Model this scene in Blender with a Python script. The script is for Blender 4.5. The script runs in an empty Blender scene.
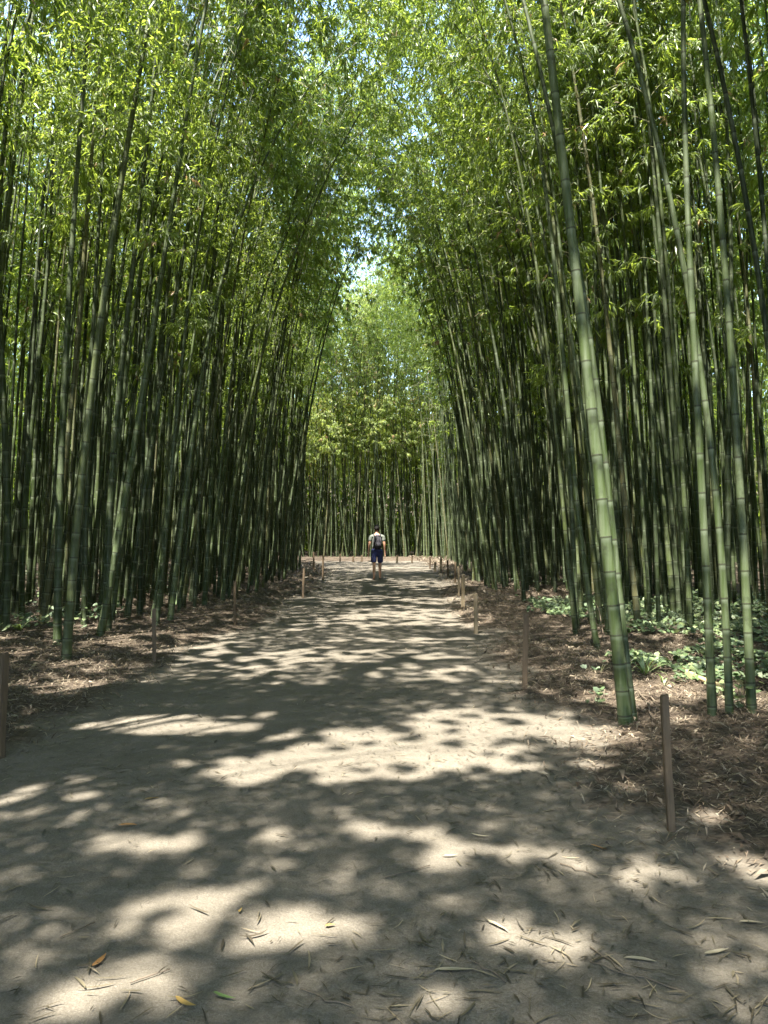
import bpy, bmesh, math, random
import numpy as np
from mathutils import Vector

rng = np.random.default_rng(7)
random.seed(7)
R = math.radians
C = bpy.context.scene.collection
F, HC = 770.0, 1.6                      # focal length in pixels, camera height in metres
PITCH = math.atan(18 / F)

# ------------------------------------------------------------------ measuring helpers
def ray(px, py):
    X, Z = (px - 384) / F, (512 - py) / F
    return np.array([X, math.cos(PITCH) - Z * math.sin(PITCH), math.sin(PITCH) + Z * math.cos(PITCH)])
def ground_at(px, py):
    d = ray(px, py); t = -HC / d[2]
    return np.array([d[0] * t, d[1] * t, 0.0])
def at_depth(px, py, Y):
    d = ray(px, py); t = Y / d[1]
    return np.array([d[0] * t, Y, HC + d[2] * t])
def to_pixel(p):
    x, y, z = p[..., 0], p[..., 1], p[..., 2] - HC
    yc = y * math.cos(PITCH) + z * math.sin(PITCH); zc = -y * math.sin(PITCH) + z * math.cos(PITCH)
    yc = np.where(yc < .1, .1, yc)
    return 384 + F * x / yc, 512 - F * zc / yc, yc

# ------------------------------------------------------------------ sun
SUN_EL, SUN_AZ = R(66), R(208)          # azimuth clockwise from +Y: behind the camera, a little to the left
SUN = np.array([math.sin(SUN_AZ) * math.cos(SUN_EL), math.cos(SUN_AZ) * math.cos(SUN_EL), math.sin(SUN_EL)])

# ------------------------------------------------------------------ object helpers
def tag(o, label=None, cat=None, group=None, kind=None):
    if label: o['label'] = label
    if cat: o['category'] = cat
    if group: o['group'] = group
    if kind: o['kind'] = kind
    return o
def empty(name, loc=(0, 0, 0), rz=0):
    o = bpy.data.objects.new(name, None); C.objects.link(o)
    o.empty_display_size = .2; o.location = loc; o.rotation_euler = (0, 0, rz)
    return o
def link(name, me, mat, parent=None, loc=(0, 0, 0)):
    if mat is not None and not me.materials:
        me.materials.append(mat)
    o = bpy.data.objects.new(name, me); C.objects.link(o)
    o.location = loc
    if parent: o.parent = parent
    return o
def np_mesh(name, verts, faces_n, idx, attrs=None, smooth=False):
    """verts (N,3); idx flat loop indices; faces_n = corners per face (constant)"""
    me = bpy.data.meshes.new(name)
    verts = np.asarray(verts, dtype=np.float32); idx = np.asarray(idx, dtype=np.int32).ravel()
    me.vertices.add(len(verts)); me.vertices.foreach_set('co', verts.ravel())
    nf = len(idx) // faces_n
    me.loops.add(len(idx)); me.loops.foreach_set('vertex_index', idx)
    me.polygons.add(nf); me.polygons.foreach_set('loop_start', np.arange(0, len(idx), faces_n, dtype=np.int32))
    me.polygons.foreach_set('use_smooth', np.full(nf, smooth, dtype=bool))
    for k, v in (attrs or {}).items():
        a = me.attributes.new(k, 'FLOAT', 'POINT'); a.data.foreach_set('value', np.asarray(v, dtype=np.float32))
    me.update(calc_edges=True)
    return me
def bm_mesh(name, bm, smooth=False):
    me = bpy.data.meshes.new(name); bm.to_mesh(me); bm.free()
    if smooth:
        for p in me.polygons: p.use_smooth = True
    return me
def unit(v):
    return v / np.maximum(np.linalg.norm(v, axis=-1, keepdims=True), 1e-9)

# ------------------------------------------------------------------ smooth noise fields in ground coordinates
def noise_grid(nx, ny, sx, sy, seed):
    r = np.random.default_rng(seed).standard_normal((nx, ny))
    fx = np.fft.fftfreq(nx)[:, None]; fy = np.fft.fftfreq(ny)[None, :]
    g = np.exp(-2 * (math.pi ** 2) * ((fx * sx) ** 2 + (fy * sy) ** 2))
    n = np.real(np.fft.ifft2(np.fft.fft2(r) * g)); return n / n.std()
NX0, NY0, CELL = -45.0, -25.0, .05
NXN, NYN = int(90 / CELL), int(110 / CELL)
nz = noise_grid(NXN, NYN, 1.4, 1.2, 1) * 1.1 + noise_grid(NXN, NYN, 4.2, 3.4, 2) * .6
order = np.argsort(nz.ravel()); UN = np.empty(nz.size); UN[order] = np.linspace(0, 1, nz.size); UN = UN.reshape(nz.shape)
SOFT = noise_grid(NXN, NYN, 14, 14, 5) * .7 + noise_grid(NXN, NYN, 5, 5, 6) * .4
def sample(grid, x, y):
    i = np.clip(((x - NX0) / CELL).astype(int), 0, NXN - 1); j = np.clip(((y - NY0) / CELL).astype(int), 0, NYN - 1)
    return grid[i, j]

# where openings in the canopy let the sun through to the ground (ground ellipses)
PATCH = []
for px, py, rx, ry, v in [
    (185, 725, 95, 9, .8), (430, 748, 165, 26, .85), (290, 765, 110, 16, .9), (480, 722, 110, 12, .8),
    (258, 663, 38, 10, .95), (350, 655, 95, 6, .8), (440, 673, 60, 8, .8), (405, 617, 85, 9, .95),
    (440, 585, 60, 4, .85), (345, 598, 50, 3, .8), (375, 568, 60, 4, .85), (440, 601, 40, 3, .8), (420, 640, 60, 3, .6),
    (45, 803, 55, 16, .75), (165, 842, 65, 9, .8), (300, 828, 110, 17, .75), (455, 842, 75, 22, .8),
    (205, 922, 95, 36, .75), (120, 985, 60, 40, .8), (275, 915, 40, 14, .7), (330, 925, 22, 12, .7), (372, 930, 20, 10, .7),
    (560, 860, 22, 9, .8), (655, 880, 40, 14, .6), (740, 868, 34, 16, .8), (715, 822, 18, 8, .8), (440, 1003, 20, 12, .8),
    (660, 972, 28, 12, .6), (725, 985, 30, 14, .6), (575, 868, 20, 7, .7), (430, 958, 16, 10, .4),
    (590, 738, 65, 16, .85), (645, 700, 65, 18, .9), (600, 660, 40, 9, .75),
    (55, 690, 50, 8, .7), (170, 640, 60, 5, .8), (200, 652, 40, 9, .85), (50, 646, 80, 5, .7), (90, 672, 40, 7, .5),
    (390, 560, 90, 3, .9), (330, 561, 60, 3, .9), (700, 650, 70, 30, .4), (650, 672, 24, 10, .8), (160, 606, 40, 5, .8), (600, 640, 12, 10, .6), (350, 580, 50, 3, .5)]:
    c = ground_at(px, py); d = c[1]
    PATCH.append((c[0], c[1], rx * d / F, min(ry * d * d / (HC * F), 3.0), v * (.68 if py > 785 else .86)))
def lit(x, y):
    """chance that the sun reaches this ground point"""
    V = np.where((x > -4.2) & (x < 3.2) & (y > 1) & (y < 42), np.where(y < 5.5, .012, .05), .30)
    V = np.where((x > 2.6) & (x < 9) & (y > 7) & (y < 16), .22, V)
    for cx, cy, rx, ry, v in PATCH:
        q = ((x - cx) / rx) ** 2 + ((y - cy) / ry) ** 2
        V = np.maximum(V, v * np.clip(1.35 - .8 * q, 0, 1))
    V = np.maximum(V, .65 * np.clip(1.4 - ((x - 3.2) / .8) ** 2 - ((y - 7.4) / 1.3) ** 2, 0, 1))      # the front culms on the right catch some sun
    V = np.where((np.abs(x + .1) < .8) & (y > 25.7) & (y < 27), .02, V)      # the walker is in shade
    return V
def open_to_sun(c, wall=False):
    g = c - SUN[None, :] * (c[:, 2:3] / SUN[2])
    V = lit(g[:, 0], g[:, 1])
    if not wall:            # the clearing at the bend: little hangs between the sun and the far bamboo wall
        V = np.where((g[:, 1] > 39) & (g[:, 0] > -10) & (g[:, 0] < 9), .96, V)
        # the left crowns are thinned on top so the sun brightens their lower leaves
        V = np.where((c[:, 2] > 8.6) & (g[:, 1] > 8) & (g[:, 1] < 39) & (g[:, 0] > -5.5) & (g[:, 0] < -.6), np.maximum(V, .62), V)
    else: V = np.where(g[:, 1] < 42, .5, np.where((c[:, 2] > 9) & (c[:, 1] < 47), .42, .06))
    return sample(UN, g[:, 0], g[:, 1]) < V

# ------------------------------------------------------------------ materials
def new_mat(name):
    m = bpy.data.materials.new(name); m.use_nodes = True
    nt = m.node_tree; nt.nodes.clear()
    return m, nt
def N(nt, kind, **kw):
    n = nt.nodes.new(kind)
    for k, v in kw.items():
        if k == 'ins':
            for a, b in v.items():
                if hasattr(b, 'is_linked'): nt.links.new(b, n.inputs[a])
                else: n.inputs[a].default_value = b
        else: setattr(n, k, v)
    return n
def ramp(nt, fac, stops, mode='LINEAR'):
    n = nt.nodes.new('ShaderNodeValToRGB'); n.color_ramp.interpolation = mode
    e = n.color_ramp.elements
    while len(e) < len(stops): e.new(.5)
    for i, (p, c) in enumerate(stops):
        e[i].position = p; e[i].color = (*c, 1) if len(c) == 3 else c
    nt.links.new(fac, n.inputs[0]); return n.outputs[0]
def mixc(nt, fac, a, b, mode='MIX'):
    n = nt.nodes.new('ShaderNodeMix'); n.data_type = 'RGBA'; n.blend_type = mode
    for i, v in ((0, fac), (6, a), (7, b)):
        if hasattr(v, 'is_linked'): nt.links.new(v, n.inputs[i])
        else: n.inputs[i].default_value = v if i == 0 else (*v, 1)
    return n.outputs[2]
def mth(nt, op, a, b=0.0, clamp=False):
    n = nt.nodes.new('ShaderNodeMath'); n.operation = op; n.use_clamp = clamp
    for i, v in ((0, a), (1, b)):
        if hasattr(v, 'is_linked'): nt.links.new(v, n.inputs[i])
        else: n.inputs[i].default_value = v
    return n.outputs[0]
def out(nt, sh):
    o = nt.nodes.new('ShaderNodeOutputMaterial'); nt.links.new(sh, o.inputs[0])
def attr(nt, name):
    return N(nt, 'ShaderNodeAttribute', attribute_name=name).outputs['Fac']
def noise(nt, scale, detail=3, rough=.5, vec=None, dist=0):
    n = N(nt, 'ShaderNodeTexNoise', ins={'Scale': scale, 'Detail': detail, 'Roughness': rough, 'Distortion': dist})
    if vec is not None: nt.links.new(vec, n.inputs['Vector'])
    return n.outputs['Fac']
def geo_pos(nt): return N(nt, 'ShaderNodeNewGeometry').outputs['Position']

def leaf_material(name, stops_d, stops_t, trans=.5, gloss=.07):
    m, nt = new_mat(name)
    r = attr(nt, 'rnd')
    big = noise(nt, .35, 2, .5, geo_pos(nt))
    r2 = mth(nt, 'ADD', r, mth(nt, 'MULTIPLY', mth(nt, 'SUBTRACT', big, .5), .35), False)
    cd, ct = ramp(nt, r2, stops_d), ramp(nt, r2, stops_t)
    d = N(nt, 'ShaderNodeBsdfDiffuse', ins={'Color': cd}); t = N(nt, 'ShaderNodeBsdfTranslucent', ins={'Color': ct})
    mx = N(nt, 'ShaderNodeMixShader', ins={0: trans, 1: d.outputs[0], 2: t.outputs[0]})
    g = N(nt, 'ShaderNodeBsdfGlossy', ins={'Color': (.9, .95, .9, 1), 'Roughness': .5})
    fr = N(nt, 'ShaderNodeFresnel', ins={'IOR': 1.4})
    fac = mth(nt, 'MINIMUM', mth(nt, 'MULTIPLY', fr.outputs[0], gloss * 10), .16 if gloss < .1 else .4)
    m2 = N(nt, 'ShaderNodeMixShader', ins={0: fac, 1: mx.outputs[0], 2: g.outputs[0]})
    out(nt, m2.outputs[0]); return m

LEAF = leaf_material('bamboo_leaf',
    [(0, (.074, .118, .028)), (.45, (.122, .173, .038)), (.8, (.178, .222, .05)), (.93, (.24, .26, .06)), (.965, (.30, .21, .09)), (1, (.36, .25, .13))],
    [(0, (.26, .37, .045)), (.45, (.375, .49, .06)), (.8, (.485, .59, .085)), (.93, (.56, .62, .11)), (.965, (.40, .27, .10)), (1, (.42, .28, .13))], .56)
IVY = leaf_material('ivy_leaf', [(0, (.03, .06, .018)), (.6, (.065, .105, .03)), (1, (.16, .20, .08))],
                    [(0, (.03, .07, .01)), (1, (.10, .18, .03))], .25, .11)
STRAP = leaf_material('strap_leaf', [(0, (.10, .17, .04)), (1, (.2, .27, .09))], [(0, (.15, .25, .04)), (1, (.3, .36, .1))], .35)
LITTER = leaf_material('dry_leaf', [(0, (0.0270, 0.0193, 0.0133)), (.35, (0.0720, 0.0515, 0.0351)), (.7, (0.1440, 0.1132, 0.0760)), (1, (0.2700, 0.2300, 0.1662))],
                       [(0, (.05, .03, .015)), (1, (.22, .15, .08))], .15, .05)
PATHLEAF = leaf_material('path_leaf', [(0, (.02, .016, .011)), (.4, (.055, .044, .028)), (.7, (.10, .085, .053)), (.9, (.19, .155, .1)), (1, (.27, .22, .135))],
                         [(0, (.05, .03, .015)), (1, (.22, .15, .08))], .12, .06)
YELLOW = leaf_material('yellow_leaf', [(0, (.27, .17, .04)), (1, (.32, .22, .07))], [(0, (.4, .24, .04)), (1, (.4, .28, .07))], .2)
ORANGE = leaf_material('orange_leaf', [(0, (.22, .11, .035)), (1, (.27, .14, .045))], [(0, (.4, .18, .04)), (1, (.4, .2, .05))], .2)
GREENLEAF = leaf_material('green_fallen_leaf', [(0, (.07, .12, .03)), (1, (.10, .15, .05))], [(0, (.1, .18, .03)), (1, (.1, .18, .03))], .2)
PALELEAF = leaf_material('pale_leaf', [(0, (.22, .19, .125)), (1, (.29, .25, .17))], [(0, (.2, .16, .08)), (1, (.2, .16, .08))], .12)

def culm_material():
    m, nt = new_mat('bamboo_culm')
    v = attr(nt, 'nodev')
    fr = mth(nt, 'FRACT', v)
    oi = N(nt, 'ShaderNodeObjectInfo').outputs['Random']
    rn = mth(nt, 'FRACT', mth(nt, 'ADD', mth(nt, 'MULTIPLY', oi, 7.31), attr(nt, 'rnd')))
    base = ramp(nt, rn, [(0, (0.0125, 0.0213, 0.0060)), (.3, (0.0190, 0.0312, 0.0080)), (.55, (0.0294, 0.0456, 0.0119)), (.75, (0.0476, 0.0685, 0.0226)), (.9, (0.0550, 0.0646, 0.0186)), (1, (0.0807, 0.0745, 0.0333))])
    p = geo_pos(nt)
    st = N(nt, 'ShaderNodeVectorMath', operation='MULTIPLY', ins={0: p, 1: (14, 14, .9)}).outputs[0]
    stn = noise(nt, 1.6, 4, .6, st)
    base = mixc(nt, ramp(nt, stn, [(.38, (0, 0, 0)), (.72, (.5, .5, .5))]), base, (.16, .185, .125))        # waxy bloom
    bl = noise(nt, 9, 4, .6, p)
    base = mixc(nt, ramp(nt, bl, [(.53, (0, 0, 0)), (.68, (.7, .7, .7))]), base, (.03, .036, .02))        # lichen and scuffs
    # white powder under each node, dark scar at it
    wh = ramp(nt, fr, [(.82, (0, 0, 0)), (.965, (.45, .45, .45)), (.978, (0, 0, 0))])
    base = mixc(nt, wh, base, (.2, .235, .165))
    nd = ramp(nt, fr, [(0, (.85, .85, .85)), (.014, (.85, .85, .85)), (.022, (0, 0, 0)), (.980, (0, 0, 0)), (.988, (.85, .85, .85))])
    base = mixc(nt, nd, base, (.03, .03, .02))
    b = N(nt, 'ShaderNodeBsdfPrincipled', ins={'Base Color': base, 'Roughness': .5, 'Specular IOR Level': .18})
    bp = N(nt, 'ShaderNodeBump', ins={'Strength': .15, 'Distance': .01, 'Height': stn}); nt.links.new(bp.outputs[0], b.inputs['Normal'])
    out(nt, b.outputs[0]); return m
CULM = culm_material()
def plain(name, col, rough=.7, var=.25, scale=8, bump=.2, stretch=None):
    m, nt = new_mat(name)
    p = N(nt, 'ShaderNodeTexCoord').outputs['Object']
    if stretch: p = N(nt, 'ShaderNodeVectorMath', operation='MULTIPLY', ins={0: p, 1: stretch}).outputs[0]
    n = noise(nt, scale, 5, .6, p)
    c = ramp(nt, n, [(.25, tuple(x * (1 - var) for x in col)), (.75, tuple(min(1, x * (1 + var)) for x in col))])
    b = N(nt, 'ShaderNodeBsdfPrincipled', ins={'Base Color': c, 'Roughness': rough})
    bp = N(nt, 'ShaderNodeBump', ins={'Strength': bump, 'Distance': .01, 'Height': n}); nt.links.new(bp.outputs[0], b.inputs['Normal'])
    out(nt, b.outputs[0]); return m
TWIG = plain('twig', (.13, .13, .06), .7)
STAKE = plain('stake_wood', (.09, .062, .034), .75, .35, 6, .5, (9, 9, 1))
STAKE_SUNLIT = plain('sunlit_stake_wood', (.19, .15, .092), .75, .25, 6, .4, (9, 9, 1))  # stake wood in a lighter tone, sunlight put into its colour
DEADSTICK = plain('dead_stick', (.10, .077, .052), .8, .4, 10)
TAN = plain('dead_culm', (.40, .29, .15), .55, .25, 5, .2, (1, 9, 9))
SKIN = plain('skin', (.40, .22, .14), .5, .06, 4, .05)
HAIR = plain('hair', (.010, .008, .007), .85, .3, 30, .5)
SHIRT = plain('shirt_cloth', (.115, .128, .105), .85, .08, 9, .2)
SHORTS = plain('shorts_cloth', (.022, .03, .11), .85, .2, 9, .2)
PACK = plain('pack_cloth', (.009, .008, .013), .8, .25, 12, .3)
PACK_TRIM = plain('pack_trim', (.12, .10, .135), .7, .1, 12, .2)
SHOE = plain('shoe', (.07, .05, .045), .7)

def ground_material():
    m, nt = new_mat('litter_ground')
    p = geo_pos(nt)
    a = noise(nt, 26, 6, .7, p, .6); b = noise(nt, 1.2, 3, .5, p)
    st = N(nt, 'ShaderNodeTexVoronoi', ins={'Vector': N(nt, 'ShaderNodeVectorMath', operation='MULTIPLY', ins={0: p, 1: (30, 55, 1)}).outputs[0], 'Scale': 1.0}).outputs['Color']
    sv = N(nt, 'ShaderNodeSeparateColor', ins={0: st}).outputs[0]
    c = ramp(nt, a, [(.25, (0.0207, 0.0150, 0.0108)), (.5, (0.0518, 0.0397, 0.0286)), (.75, (0.1109, 0.0883, 0.0643))])
    c = mixc(nt, ramp(nt, sv, [(.55, (0, 0, 0)), (1, (.6, .6, .6))]), c, (0.1331, 0.1070, 0.0759))
    c = mixc(nt, ramp(nt, b, [(.4, (0, 0, 0)), (.75, (.5, .5, .5))]), c, (0.0370, 0.0270, 0.0178))
    zz = N(nt, 'ShaderNodeSeparateXYZ', ins={0: p}).outputs[2]          # path sand spread thinly over the foot of the bank
    zf = mth(nt, 'ADD', zz, mth(nt, 'MULTIPLY', mth(nt, 'SUBTRACT', noise(nt, 9, 5, .7, p), .5), .06))
    c = mixc(nt, ramp(nt, zf, [(.0, (1, 1, 1)), (.028, (0, 0, 0))]), c, (0.1146, 0.1025, 0.0813))
    s = N(nt, 'ShaderNodeBsdfPrincipled', ins={'Base Color': c, 'Roughness': .9, 'Specular IOR Level': .2})
    bp = N(nt, 'ShaderNodeBump', ins={'Strength': .8, 'Distance': .02, 'Height': a}); nt.links.new(bp.outputs[0], s.inputs['Normal'])
    out(nt, s.outputs[0]); return m
def path_material():
    m, nt = new_mat('packed_sand')
    p = geo_pos(nt)
    big = noise(nt, .55, 4, .55, p); mid = noise(nt, 5, 5, .62, p, .3); fine = noise(nt, 120, 4, .7, p); grit = noise(nt, 300, 2, .6, p)
    c = ramp(nt, big, [(.3, (0.110, 0.0975, 0.077)), (.7, (0.162, 0.1435, 0.115))])
    c = mixc(nt, ramp(nt, mid, [(.35, (.5, .5, .5)), (.62, (0, 0, 0))]), c, (0.0831, 0.0748, 0.0578))
    c = mixc(nt, ramp(nt, fine, [(.4, (.6, .6, .6)), (.6, (0, 0, 0))]), c, (0.0650, 0.0569, 0.0427))
    c = mixc(nt, ramp(nt, grit, [(.64, (0, 0, 0)), (.7, (.6, .6, .6))]), c, (0.2601, 0.2469, 0.2215))
    fl = N(nt, 'ShaderNodeTexVoronoi', ins={'Vector': N(nt, 'ShaderNodeVectorMath', operation='MULTIPLY', ins={0: p, 1: (38, 70, 1)}).outputs[0], 'Scale': 1.0, 'Randomness': 1.0}).outputs['Distance']
    fm = ramp(nt, fl, [(.07, (.75, .75, .75)), (.13, (0, 0, 0))])
    c = mixc(nt, mixc(nt, ramp(nt, mid, [(.4, (.15, .15, .15)), (.6, (1, 1, 1))]), (0, 0, 0), fm), c, (0.0504, 0.0409, 0.0276))   # crumbs of litter trodden in
    s = N(nt, 'ShaderNodeBsdfPrincipled', ins={'Base Color': c, 'Roughness': .92, 'Specular IOR Level': .15})
    h = mth(nt, 'ADD', mth(nt, 'ADD', mth(nt, 'MULTIPLY', mid, 1.0), mth(nt, 'MULTIPLY', noise(nt, 2.6, 2, .5, p), 1.6)), mth(nt, 'ADD', mth(nt, 'MULTIPLY', fine, .12), mth(nt, 'MULTIPLY', noise(nt, 16, 4, .6, p), .4)))
    bp = N(nt, 'ShaderNodeBump', ins={'Strength': .7, 'Distance': .035, 'Height': h}); nt.links.new(bp.outputs[0], s.inputs['Normal'])
    out(nt, s.outputs[0]); return m

# ------------------------------------------------------------------ ground and path
def edge_left(y):
    y = np.asarray(y, float)
    return np.interp(y, [-20, 3, 5, 9, 13, 18, 24, 30, 36, 42, 60], [-2.9, -2.95, -2.85, -2.6, -2.3, -2.0, -1.9, -2.1, -3.2, -6.5, -30])
def edge_right(y):
    y = np.asarray(y, float)
    return np.interp(y, [-20, 2, 2.6, 3, 3.4, 3.85, 4.5, 5.35, 6.3, 8, 12, 20, 28, 38, 42, 60], [3.2, 3.0, 2.6, 2.15, 1.75, 1.4, 1.3, 1.45, 1.6, 1.5, 1.4, 1.6, 1.9, 2.2, 1.0, -20])
def ground_h(x, y):
    x = np.asarray(x, float); y = np.asarray(y, float)
    d = np.maximum(edge_left(y) - x, x - edge_right(y))          # outside the path: positive
    d = np.maximum(d, y - 39.2 - .25 * x)
    n = sample(SOFT, x, y)
    f = sample(UN, x, y) - .5
    bank = np.clip((d + .12 + n * .15 + f * .22) / .9, -.2, 1)
    rise = np.clip(np.maximum(np.maximum(-25 - x, x - 24), y - 62) / 14, 0, 1) * 13
    h = rise + np.where(bank > 0, bank * (.055 + .012 * n + .02 * f) + np.clip(d, 0, 3) * .02 + .012 * n * np.clip(bank * 3, 0, 1), bank * .08)
    return h
xs = np.unique(np.concatenate([np.linspace(-400, -46, 10), np.linspace(-46, -20, 16), np.linspace(-20, -6, 40), np.arange(-6, 6, .07), np.linspace(6, 20, 40), np.linspace(20, 44, 16), np.linspace(44, 400, 10)]))
ys = np.unique(np.concatenate([np.linspace(-200, -6, 12), np.arange(-6, 2, .4), np.arange(2, 16, .07), np.arange(16, 46, .25), np.linspace(46, 60, 12), np.linspace(60, 84, 16), np.linspace(84, 600, 10)]))
def grid_mesh(name, xs, ys, fn, smooth=True):
    X, Y = np.meshgrid(xs, ys, indexing='ij'); Z = fn(X, Y)
    V = np.stack([X, Y, Z], -1).reshape(-1, 3)
    i = np.arange(len(xs) * len(ys)).reshape(len(xs), len(ys))
    q = np.stack([i[:-1, :-1], i[1:, :-1], i[1:, 1:], i[:-1, 1:]], -1)
    return np_mesh(name, V, 4, q, smooth=smooth)
tag(link('ground', grid_mesh('ground', xs, ys, ground_h), ground_material()), kind='structure')
# the path: a sheet that follows the path's course; the litter banks lap over its edges
us = np.linspace(0, 1, 40); py_ = np.unique(np.concatenate([np.arange(-15, 2, .5), np.arange(2, 14, .15), np.arange(14, 42.4, .4)]))
U, Y = np.meshgrid(us, py_, indexing='ij')
XL, XR = edge_left(Y) - .45, edge_right(Y) + .45
X = XL + (XR - XL) * U
V = np.stack([X, Y, .004 + np.clip(sample(SOFT, X, Y), -1, 1) * .002], -1).reshape(-1, 3)
i = np.arange(U.size).reshape(U.shape); q = np.stack([i[:-1, :-1], i[1:, :-1], i[1:, 1:], i[:-1, 1:]], -1)
tag(link('path', np_mesh('path', V, 4, q, smooth=True), path_material()), kind='structure')

# ------------------------------------------------------------------ bamboo
class Bamboo: pass
def culm_curve(base, H, az, th0, th1, power=2.2, n=60, wob=.0):
    s = np.linspace(0, H, n); th = th0 + th1 * (s / H) ** power
    th = th + wob * np.sin(s * 1.1 + base[0] * 5)
    dz, dh = np.cos(th), np.sin(th); ds = s[1] - s[0]
    z = np.concatenate([[0], np.cumsum((dz[1:] + dz[:-1]) / 2 * ds)]); h = np.concatenate([[0], np.cumsum((dh[1:] + dh[:-1]) / 2 * ds)])
    return s, np.stack([base[0] + h * math.cos(az), base[1] + h * math.sin(az), base[2] + z], -1)
def hero_curve(pts, H, ylean=0.0, nod=.5, n=60):
    """pixel points along a culm, the first on the ground -> a curve standing at that ground spot"""
    g = ground_at(*pts[0]); Y = g[1]
    W = np.array([at_depth(px, py, Y) for px, py in pts]); W[:, 2] -= W[0, 2]
    z, x = W[:, 2], W[:, 0]
    deg = min(3, len(z) - 1) if z[-1] > 4 else min(2, len(z) - 1)
    cf = np.polyfit(z, x, deg)
    zt = z[-1]; zz = np.linspace(0, zt, 40); xx = np.polyval(cf, zz)
    slope = np.polyval(np.polyder(cf), zt)
    P = [np.array([a, Y + ylean * b, b]) for a, b in zip(xx, zz)]
    L = sum(np.linalg.norm(P[k + 1] - P[k]) for k in range(len(P) - 1))
    sgn = -1 if x[0] > -.6 else 1
    th = math.atan(slope); step = .25
    while L < H:
        k = (L - zt * .9) / max(H - zt, 1)
        th += sgn * nod * step / max(H - zt, 2) * (.4 + 1.2 * max(k, 0))
        P.append(P[-1] + step * np.array([math.sin(th), ylean * math.cos(th), math.cos(th)])); L += step
    P = np.array(P); d = np.concatenate([[0], np.cumsum(np.linalg.norm(np.diff(P, axis=0), axis=1))])
    s = np.linspace(0, d[-1], n)
    P = np.stack([np.interp(s, d, P[:, k]) for k in range(3)], -1)
    P[:, 2] += ground_h(P[0, 0], P[0, 1]) - .02
    return s, P
def node_heights(H, r):
    out_, s, k = [0.0], .09, 0
    while s < H:
        out_.append(s); il = .19 + .19 * min(1, s / 2.2)
        if s > H * .55: il *= 1 - .45 * (s - H * .55) / (H * .45)
        s += il * r.uniform(.92, 1.08)
    return np.array(out_)
def culm_mesh(b, sides, detail):
    r = np.random.default_rng(b.seed)
    nodes = node_heights(b.H, r)
    ss, vv, rr = [], [], []
    for k, s in enumerate(nodes):
        rad = b.rad * max(.06, 1 - (s / b.H) ** .85 * .94) * (1.06 if s < .12 else 1)
        if detail:
            for ds, f, dv in ((-.014, .995, -.035), (-.004, 1.05, -.012), (.004, 1.035, .012), (.016, .985, .04)):
                if s + ds < 0: continue
                ss.append(s + ds); vv.append(k + dv); rr.append(rad * f)
        else:
            ss.append(s); vv.append(float(k)); rr.append(rad)
    ss, vv, rr = map(np.array, (ss, vv, rr))
    P = np.stack([np.interp(ss, b.s, b.P[:, k]) for k in range(3)], -1)
    T = unit(np.gradient(P, axis=0)) if not detail else unit(np.stack([np.interp(ss, b.s, np.gradient(b.P[:, k], b.s)) for k in range(3)], -1))
    A = unit(np.cross(T, np.array([0, 1.0, .01]))); B = np.cross(T, A)
    a = np.arange(sides) / sides * 2 * math.pi + r.uniform(0, 1)
    V = P[:, None] + rr[:, None, None] * (np.cos(a)[None, :, None] * A[:, None] + np.sin(a)[None, :, None] * B[:, None])
    m = len(ss); i = np.arange(m * sides).reshape(m, sides)
    q = np.stack([i[:-1], np.roll(i[:-1], -1, 1), np.roll(i[1:], -1, 1), i[1:]], -1)
    return V.reshape(-1, 3), q.reshape(-1), np.repeat(vv, sides)
def leaf_quads(o, d, L, W, r):
    n = len(o)
    up = unit(np.stack([r.normal(0, .55, n), r.normal(0, .55, n), np.full(n, .8)], -1))
    w = unit(np.cross(d, up)); nn = np.cross(w, d)
    L, W = L[:, None], W[:, None]
    mid = o + d * L * .42 + nn * W * .0
    tip = o + d * L + np.array([0, 0, -1.0]) * L * .16
    e = nn * W * .22
    return np.stack([o, mid + w * W * .5 + e, tip, mid - w * W * .5 + e], 1)
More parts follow.
